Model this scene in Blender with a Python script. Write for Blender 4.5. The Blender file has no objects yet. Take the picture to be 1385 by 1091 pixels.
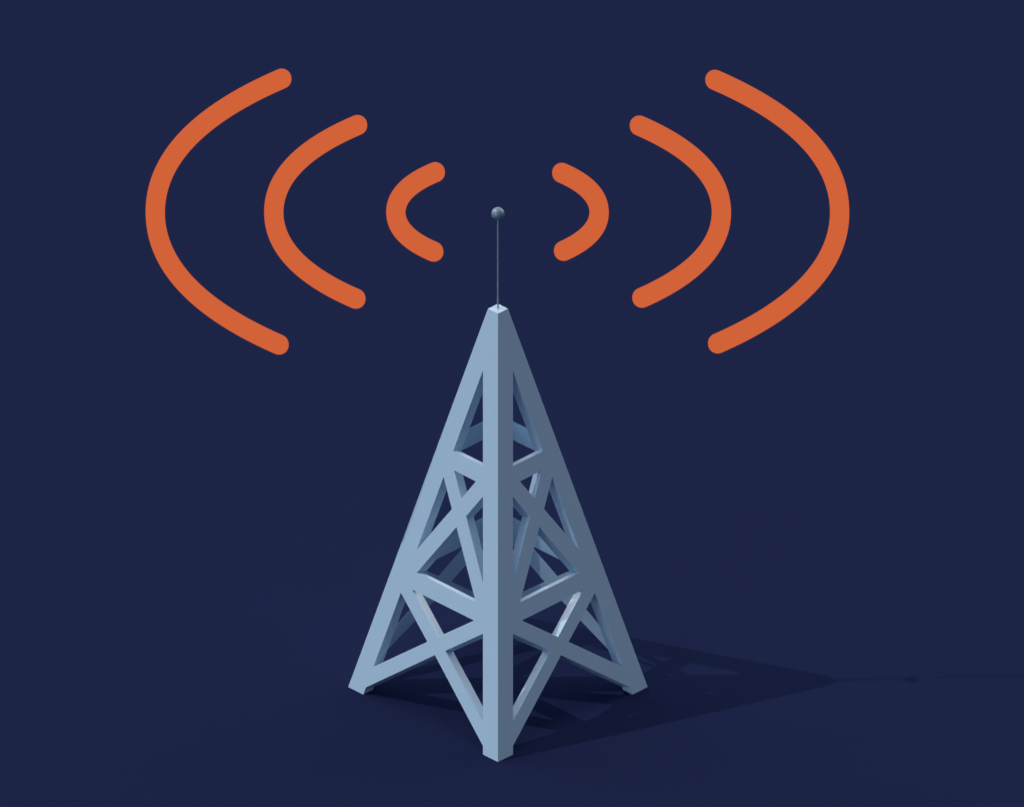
# Lattice radio tower on a plain navy ground, with orange signal waves round its antenna.
import bpy, bmesh, math
from mathutils import Vector

K = 0.05                      # metres per drawing unit
R2 = math.sqrt(2.0)
A0, A1, H = 202.5, 13.5, 590.2   # half diagonals of base and top, height
TAPER = (A0 - A1) / H
LEG_W, LEG_D = 20.3, 13.0     # leg width on the outer face / depth inwards (in diagonal units)
THIN = (8.7, 1.85)            # beams and far braces: depth inwards, and downward slant
DEEP = (14.64, 6.67)          # the deeper braces of the two near faces
SUN_RUN, SUN_SIDE = 0.757, 0.0378   # shadow length per height, sideways drift of the shadow
SUN_STRENGTH = 2.6
EXPOSURE = -1.23
CAM_EL = math.radians(30)

scene = bpy.context.scene
C = scene.collection

# ------------------------------------------------------------------ materials
def paint(name, col, rough=0.6, spec=0.15, var=0.04, scale=0.6, bump=0.0):
    m = bpy.data.materials.new(name); m.use_nodes = True
    nt = m.node_tree; b = nt.nodes['Principled BSDF']
    tc = nt.nodes.new('ShaderNodeTexCoord')
    nz = nt.nodes.new('ShaderNodeTexNoise'); nz.inputs['Scale'].default_value = scale
    nz.inputs['Detail'].default_value = 6
    mp = nt.nodes.new('ShaderNodeMapRange')
    mp.inputs['From Min'].default_value = 0.3; mp.inputs['From Max'].default_value = 0.7
    mp.inputs['To Min'].default_value = 1 - var; mp.inputs['To Max'].default_value = 1 + var
    mul = nt.nodes.new('ShaderNodeVectorMath'); mul.operation = 'SCALE'
    mul.inputs[0].default_value = col
    nt.links.new(tc.outputs['Object'], nz.inputs['Vector'])
    nt.links.new(nz.outputs['Fac'], mp.inputs['Value'])
    nt.links.new(mp.outputs['Result'], mul.inputs['Scale'])
    nt.links.new(mul.outputs['Vector'], b.inputs['Base Color'])
    b.inputs['Roughness'].default_value = rough
    b.inputs['Specular IOR Level'].default_value = spec
    return m

STEEL = (0.525, 0.695, 0.87)
GROUND = (0.0138, 0.0196, 0.0635)
M_STEEL = paint('painted_steel', STEEL, 0.35, 1.0, 0.012, 0.5)
M_ROD = paint('antenna_steel', (0.26, 0.36, 0.46), 0.6, 0.1, 0.01, 2.0)
M_BALL = paint('antenna_ball_enamel', (0.16, 0.235, 0.33), 0.33, 1.0, 0.01, 2.0)
M_BALL.node_tree.nodes['Principled BSDF'].inputs['IOR'].default_value = 1.5
M_GROUND = paint('navy_ground', GROUND, 1.0, 0.0, 0.01, 0.15)

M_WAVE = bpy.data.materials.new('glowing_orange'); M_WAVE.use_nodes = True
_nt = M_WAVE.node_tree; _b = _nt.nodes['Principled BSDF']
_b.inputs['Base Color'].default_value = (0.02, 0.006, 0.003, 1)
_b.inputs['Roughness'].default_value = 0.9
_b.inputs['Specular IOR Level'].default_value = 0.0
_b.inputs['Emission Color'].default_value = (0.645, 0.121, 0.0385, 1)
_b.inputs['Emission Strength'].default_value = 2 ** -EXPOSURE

# ------------------------------------------------------------------ helpers
def link_mesh(name, bm, mat, parent=None, smooth=False):
    bmesh.ops.recalc_face_normals(bm, faces=bm.faces)
    me = bpy.data.meshes.new(name); bm.to_mesh(me); bm.free()
    me.materials.append(mat)
    if smooth:
        for p in me.polygons: p.use_smooth = True
    o = bpy.data.objects.new(name, me); C.objects.link(o)
    if parent is not None: o.parent = parent
    return o

def tag(o, label, cat, group=None, kind=None):
    o['label'] = label; o['category'] = cat
    if group: o['group'] = group
    if kind: o['kind'] = kind

def prism(bm, front, back):
    f = [bm.verts.new(v) for v in front]; b = [bm.verts.new(v) for v in back]
    n = len(f)
    bm.faces.new(f); bm.faces.new(list(reversed(b)))
    for i in range(n):
        j = (i + 1) % n
        bm.faces.new((f[i], b[i], b[j], f[j]))

# ------------------------------------------------------------------ the tower
tower = bpy.data.objects.new('radio_tower', None); C.objects.link(tower)
tag(tower, 'pale blue lattice radio tower with crossed braces and ball-tipped antenna on navy ground', 'radio tower')

def side(z): return A0 - TAPER * z          # side of the tower's square at height z (diagonal units)
def leg_edge(z): return side(z) / 2 - LEG_W # inner edge of a leg, measured from the middle of a face

def face_point(k, s, z, depth=0.0):
    """point of face k: s along the face, z up, depth inwards"""
    ang = math.radians(225 + 90 * k)
    n = Vector((math.cos(ang), math.sin(ang), 0)); t = Vector((-n.y, n.x, 0))
    d = side(z) / R2 - depth
    p = n * d + t * (s * R2)
    return Vector((p.x * K, p.y * K, z * K))

def member(bm, k, poly, deep):
    DEPTH, DROP = deep
    """poly: (s, z) outline in the face; 'L' as s means: on the leg's inner edge (sign gives the side)"""
    fr, bk = [], []
    for s, z in poly:
        onleg = isinstance(s, str)
        sg = (-1 if s == '-L' else 1) if onleg else 1
        s1 = sg * leg_edge(z) if onleg else s
        s2 = sg * leg_edge(z - DROP) if onleg else s
        fr.append(face_point(k, s1, z))
        q = face_point(k, s2, z)
        ang = math.radians(225 + 90 * k)
        q = q - Vector((math.cos(ang), math.sin(ang), 0)) * (DEPTH * K) - Vector((0, 0, DROP * K))
        bk.append(q)
    prism(bm, fr, bk)

def on(p, q, z):            # s on the straight line p-q at height z
    return p[0] + (q[0] - p[0]) * (z - p[1]) / (q[1] - p[1])

BEAMS = [(379.6, 354.85), (195.5, 170.5)]
# upper panel and lower panel of crossed braces (corner points of the openings they leave)
PANELS = [
    dict(top=354.85, bot=195.5, t=(14.65, 354.85), tc=(0, 322.7), so=(26.7, 339.5), sc=(9.6, 302.5), sb=(44.6, 226.0),
         bc=(0, 282.0), b=(40.0, 195.5), foot=None),
    dict(top=170.5, bot=11.3, t=(41.7, 170.5), tc=(0, 125.0), so=(55.3, 158.9), sc=(12.15, 111.7), sb=(74.0, 43.4),
         bc=(0, 99.1), b=(79.15, 11.3), foot=True),
]
def shrink(tri, v, fixed=None):
    """the opening left when the bars round a triangular opening grow by v on the sides it points into"""
    n = len(tri); lines = []
    cx = sum(p[0] for p in tri) / n; cy = sum(p[1] for p in tri) / n
    for i in range(n):
        p, q = tri[i], tri[(i + 1) % n]
        nx, ny = -(q[1] - p[1]), q[0] - p[0]
        if nx * (cx - p[0]) + ny * (cy - p[1]) < 0: nx, ny = -nx, -ny
        l = math.hypot(nx, ny); nx, ny = nx / l, ny / l
        grow = 0.0 if i == fixed else max(0.0, nx * v[0] + ny * v[1])   # a side along a leg stays
        lines.append((nx, ny, nx * p[0] + ny * p[1] + grow))
    out = []
    for i in range(n):
        (a1, b1, c1), (a2, b2, c2) = lines[i - 1], lines[i]
        d = a1 * b2 - a2 * b1
        out.append(((c1 * b2 - c2 * b1) / d, (a1 * c2 - a2 * c1) / d))
    return out

FAR_GROW = [(0, 0), (0, 0), (7.9, -11.0), (-7.9, -11.0)]   # the two far faces have broader, thinner bars
FAR, FAR_BEAM = (1.2, -1.6), (1.2, -1.0)

for k in range(4):
    v = FAR_GROW[k]; far = k >= 2
    for zt, zb in BEAMS:
        bm = bmesh.new()
        zb += v[1]
        member(bm, k, [('-L', zt), ('-L', zb), ('L', zb), ('L', zt)], FAR_BEAM if far else THIN)
        link_mesh('crossbeam', bm, M_STEEL, tower)
    for P in (PANELS[1:] if far else PANELS):   # the far faces are braced in the lower panel only
        neg = lambda p: (-p[0], p[1])
        tl, tr, tc_ = neg(P['t']), P['t'], P['tc']
        lo, lc, lb = neg(P['so']), neg(P['sc']), neg(P['sb'])
        ro, rc, rb = P['so'], P['sc'], P['sb']
        bc, bl, br = P['bc'], neg(P['b']), P['b']
        if far:
            tl, tr, tc_ = shrink([tl, tr, tc_], v)
            lo, lc, lb = shrink([lo, lc, lb], v, 2)
            ro, rc, rb = shrink([ro, rc, rb], v, 2)
            bc, bl, br = shrink([bc, bl, br], v)
        top = P['top'] + v[1]
        deep = FAR if far else DEEP
        # through brace: top left to bottom right
        bm = bmesh.new()
        outline = [('-L', top), ('-L', lo[1]), lc, bc]
        outline += [('L', P['bot']), ('L', rb[1])] if P['foot'] else [br, ('L', P['bot']), ('L', rb[1])]
        outline += [rc, tc_, tl]
        member(bm, k, outline, deep)
        link_mesh('brace', bm, M_STEEL, tower)
        # crossing brace: two lengths butting against the through brace
        bm = bmesh.new()
        member(bm, k, [tc_, rc, ('L', ro[1]), ('L', top), tr], deep)
        low = [lc, ('-L', lb[1])]
        low += [('-L', P['bot'])] if P['foot'] else [('-L', P['bot']), bl]
        low += [bc]
        member(bm, k, low, deep)
        link_mesh('brace', bm, M_STEEL, tower)

ZCAP = H - 0.5
def leg_section(k, z):
    a = side(z); w = min(LEG_W, a / 2); d = min(LEG_D, a / 2)
    ang = math.radians(180 + 90 * k)
    c = Vector((math.cos(ang), math.sin(ang), 0)) * a
    u = Vector((math.cos(ang + math.radians(135)), math.sin(ang + math.radians(135)), 0)) * R2
    v = Vector((math.cos(ang - math.radians(135)), math.sin(ang - math.radians(135)), 0)) * R2
    pts = [(0, 0), (w, 0), (w, d), (d, w), (0, w)]
    out = []
    for e1, e2 in pts:
        p = c + u * e1 / 1.0 * 1.0 + v * e2
        out.append(Vector((p.x * K, p.y * K, z * K)))
    return out

z_meet = (A0 - 2 * LEG_W) / TAPER
z_deep = (A0 - 2 * LEG_D) / TAPER
for k in range(4):
    bm = bmesh.new()
    rings = []
    for z in (0.0, z_meet, z_deep, ZCAP):
        rings.append([bm.verts.new(p) for p in leg_section(k, z)])
    bm.faces.new(rings[0]); bm.faces.new(rings[-1])
    for r0, r1 in zip(rings, rings[1:]):
        for i in range(5):
            j = (i + 1) % 5
            bm.faces.new((r0[i], r0[j], r1[j], r1[i]))
    bmesh.ops.remove_doubles(bm, verts=bm.verts, dist=1e-5)
    link_mesh('leg', bm, M_STEEL, tower)

bm = bmesh.new()
def square(z):
    a = side(z) * K
    return [Vector((-a, 0, z * K)), Vector((0, -a, z * K)), Vector((a, 0, z * K)), Vector((0, a, z * K))]
prism(bm, square(H), square(ZCAP))
link_mesh('top_cap', bm, M_STEEL, tower)

BALL_Z, BALL_R = 738.4, 9.0
bm = bmesh.new()
bmesh.ops.create_cone(bm, cap_ends=True, segments=24, radius1=1.15 * K, radius2=1.0 * K, depth=(BALL_Z - H - 6) * K)
bmesh.ops.translate(bm, verts=bm.verts, vec=(0, 0, (H + (BALL_Z - H - 6) / 2) * K))
rod = link_mesh('antenna_rod', bm, M_ROD, tower)
bm = bmesh.new()
bmesh.ops.create_uvsphere(bm, u_segments=64, v_segments=32, radius=BALL_R * K)
bmesh.ops.translate(bm, verts=bm.verts, vec=(0, 0, BALL_Z * K))
link_mesh('antenna_ball', bm, M_BALL, rod, smooth=True)

# ------------------------------------------------------------------ the signal waves
# One bowed curve at several sizes; the waves stand upright in one plane through the antenna.
WAVE_Z, WAVE_W, WAVE_T = 740.6, 13.0, 1.3
WAVE_F = 4.5                  # their plane passes just behind the antenna
B = [(0, 0), (0, 72), (58.9, 132.1), (171, 180.3)]
def bow(n=80):
    pts = []
    for i in range(n + 1):
        t = i / n
        pts.append(tuple((1-t)**3*B[0][c] + 3*(1-t)**2*t*B[1][c] + 3*(1-t)*t*t*B[2][c] + t**3*B[3][c] for c in (0, 1)))
    d = (pts[-1][0] - pts[-2][0], pts[-1][1] - pts[-2][1])
    for i in range(1, 20): pts.append((pts[n][0] + d[0] * i, pts[n][1] + d[1] * i))
    return pts
BOW = bow()
def bow_x(y):
    for (x0, y0), (x1, y1) in zip(BOW, BOW[1:]):
        if y0 <= y <= y1: return x0 + (x1 - x0) * (y - y0) / (y1 - y0)
def fit_scale(dx, dy):
    lo, hi = dy / 190.0, dy / 60.0
    for _ in range(50):
        m = (lo + hi) / 2
        if bow_x(dy / m) * m > dx: lo = m
        else: hi = m
    return (lo + hi) / 2

def wave(apex, sgn, end_x, up, down, label):
    sc = fit_scale(abs(end_x - apex), up)
    def half(length, s):
        pts, last = [], None
        for x, y in BOW:
            x, y = x * sc, y * sc
            if y > length: break
            pts.append((x, y))
        y = length / sc; pts.append((bow_x(y) * sc, length))
        return [(apex + sgn * x, s * y) for x, y in pts]
    line = list(reversed(half(down, -1))) + half(up, 1)[1:]
    # drop near-duplicates, then offset to both sides with round ends
    cl = [line[0]]
    for p in line[1:]:
        if math.dist(p, cl[-1]) > 0.3: cl.append(p)
    n = len(cl); L, R = [], []
    for i, p in enumerate(cl):
        a = cl[max(0, i - 1)]; b = cl[min(n - 1, i + 1)]
        tx, ty = b[0] - a[0], b[1] - a[1]; l = math.hypot(tx, ty); tx, ty = tx / l, ty / l
        L.append((p[0] - ty * WAVE_W, p[1] + tx * WAVE_W)); R.append((p[0] + ty * WAVE_W, p[1] - tx * WAVE_W))
    def cap(c, start):
        a0 = math.atan2(start[1] - c[1], start[0] - c[0])
        return [(c[0] + WAVE_W * math.cos(a0 - math.pi * i / 18), c[1] + WAVE_W * math.sin(a0 - math.pi * i / 18)) for i in range(1, 18)]
    e1, e0 = cap(cl[-1], L[-1]), cap(cl[0], R[0])
    th = math.atan(SUN_SIDE)
    axis = Vector((math.cos(th), math.sin(th), 0)); nrm = Vector((-axis.y, axis.x, 0))
    def P(p, off):
        r, y = p; f = r * SUN_SIDE + WAVE_F
        z = WAVE_Z + (y - 0.5 * f) / math.cos(CAM_EL)
        return Vector((r, f, z)) * K + nrm * (off * K)
    bm = bmesh.new()
    def vs(lst): return [(bm.verts.new(P(p, -WAVE_T)), bm.verts.new(P(p, WAVE_T))) for p in lst]
    Lv, Rv, C1, C0 = vs(L), vs(R), vs(e1), vs(e0)
    for i in range(n - 1):
        for q in (0, 1): bm.faces.new((Lv[i][q], Lv[i+1][q], Rv[i+1][q], Rv[i][q]))
    for q in (0, 1):
        bm.faces.new([Lv[-1][q]] + [c[q] for c in C1] + [Rv[-1][q]])
        bm.faces.new([Rv[0][q]] + [c[q] for c in C0] + [Lv[0][q]])
    ring = Lv + C1 + list(reversed(Rv)) + C0
    m = len(ring)
    for i in range(m):
        j = (i + 1) % m
        bm.faces.new((ring[i][0], ring[j][0], ring[j][1], ring[i][1]))
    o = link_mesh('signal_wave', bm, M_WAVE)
    # origin at the wave's own middle
    mid = P((apex, 0), 0)
    for v in o.data.vertices: v.co -= mid
    o.location = mid
    tag(o, label, 'signal wave', 'orange signal waves round the antenna')

X0 = 673.5
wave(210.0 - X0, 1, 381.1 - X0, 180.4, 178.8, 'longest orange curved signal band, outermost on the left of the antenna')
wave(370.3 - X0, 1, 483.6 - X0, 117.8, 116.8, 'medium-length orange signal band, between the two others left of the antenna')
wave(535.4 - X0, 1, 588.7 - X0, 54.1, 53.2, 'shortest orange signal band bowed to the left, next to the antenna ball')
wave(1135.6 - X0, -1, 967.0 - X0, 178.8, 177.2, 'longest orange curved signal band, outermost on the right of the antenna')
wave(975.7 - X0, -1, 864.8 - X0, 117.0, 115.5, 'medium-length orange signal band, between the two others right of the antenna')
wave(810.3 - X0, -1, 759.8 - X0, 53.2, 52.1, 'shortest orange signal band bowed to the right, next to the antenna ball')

# ------------------------------------------------------------------ the ground
bm = bmesh.new()
bmesh.ops.create_grid(bm, x_segments=8, y_segments=8, size=3000)
g = link_mesh('ground', bm, M_GROUND)
tag(g, 'plain dark navy ground reaching everywhere under the tower', 'ground', kind='structure')

# ------------------------------------------------------------------ light: sun and a sky with added fill lobes
sun_dir = Vector((-SUN_RUN, -SUN_SIDE * SUN_RUN, 1.0)).normalized()   # towards the sun
sd = bpy.data.lights.new('sun', 'SUN'); sd.energy = SUN_STRENGTH; sd.angle = math.radians(0.45); sd.color = (1.0, 0.98, 0.95)
so = bpy.data.objects.new('sun', sd); C.objects.link(so)
so.rotation_euler = sun_dir.to_track_quat('Z', 'Y').to_euler(); so.location = sun_dir * 200

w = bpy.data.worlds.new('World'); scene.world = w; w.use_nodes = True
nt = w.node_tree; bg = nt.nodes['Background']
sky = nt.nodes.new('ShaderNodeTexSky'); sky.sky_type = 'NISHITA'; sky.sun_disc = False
sky.sun_elevation = math.asin(sun_dir.z)
sky.sun_rotation = math.atan2(sun_dir.x, sun_dir.y) % (2 * math.pi)
tc = nt.nodes.new('ShaderNodeTexCoord')
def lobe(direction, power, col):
    """an added fill light in the sky, round one direction"""
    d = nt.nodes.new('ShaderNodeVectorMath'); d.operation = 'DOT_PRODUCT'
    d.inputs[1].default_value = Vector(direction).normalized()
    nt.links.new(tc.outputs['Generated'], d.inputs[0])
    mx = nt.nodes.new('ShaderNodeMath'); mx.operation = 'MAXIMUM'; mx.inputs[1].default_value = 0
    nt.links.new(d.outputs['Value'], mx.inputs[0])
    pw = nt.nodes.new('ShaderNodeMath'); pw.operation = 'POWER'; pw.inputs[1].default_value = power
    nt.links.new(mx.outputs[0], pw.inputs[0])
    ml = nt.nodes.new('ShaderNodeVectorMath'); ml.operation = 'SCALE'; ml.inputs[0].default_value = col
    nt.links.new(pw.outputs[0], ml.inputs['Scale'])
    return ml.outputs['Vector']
def add(a, b):
    n = nt.nodes.new('ShaderNodeVectorMath'); n.operation = 'ADD'
    nt.links.new(a, n.inputs[0]); nt.links.new(b, n.inputs[1])
    return n.outputs['Vector']
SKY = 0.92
FILL_LOBES = [((0, 0, 1), 40, (70, 70, 70)), ((0, 1, .6), 12, (30, 30, 30)),  # invented bright sky areas, added to light the tower's faces and top edges
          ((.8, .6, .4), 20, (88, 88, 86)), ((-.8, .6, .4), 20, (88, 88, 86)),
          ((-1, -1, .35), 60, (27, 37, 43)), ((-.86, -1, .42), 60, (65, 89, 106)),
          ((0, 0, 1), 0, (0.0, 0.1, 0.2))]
base = nt.nodes.new('ShaderNodeVectorMath'); base.operation = 'SCALE'; base.inputs['Scale'].default_value = SKY
nt.links.new(sky.outputs['Color'], base.inputs[0])
tot = base.outputs['Vector']
for cl in FILL_LOBES: tot = add(tot, lobe(*cl))
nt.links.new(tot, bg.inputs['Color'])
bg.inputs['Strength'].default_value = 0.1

# ------------------------------------------------------------------ camera: parallel view, 30 degrees down
cd = bpy.data.cameras.new('camera'); cd.type = 'ORTHO'; cd.ortho_scale = 1385 * K
cd.clip_start = 0.1; cd.clip_end = 5000
co = bpy.data.objects.new('camera', cd); C.objects.link(co); scene.camera = co
view = Vector((0, math.cos(CAM_EL), -math.sin(CAM_EL)))
centre = Vector(((692.5 - X0) * K, 0, (928.5 - 545.5) / math.cos(CAM_EL) * K))
co.location = centre - view * 120
co.rotation_euler = (math.pi / 2 - CAM_EL, 0, 0)

vs_ = scene.view_settings
vs_.view_transform = 'Standard'; vs_.look = 'None'; vs_.exposure = EXPOSURE; vs_.gamma = 1; vs_.use_curve_mapping = False
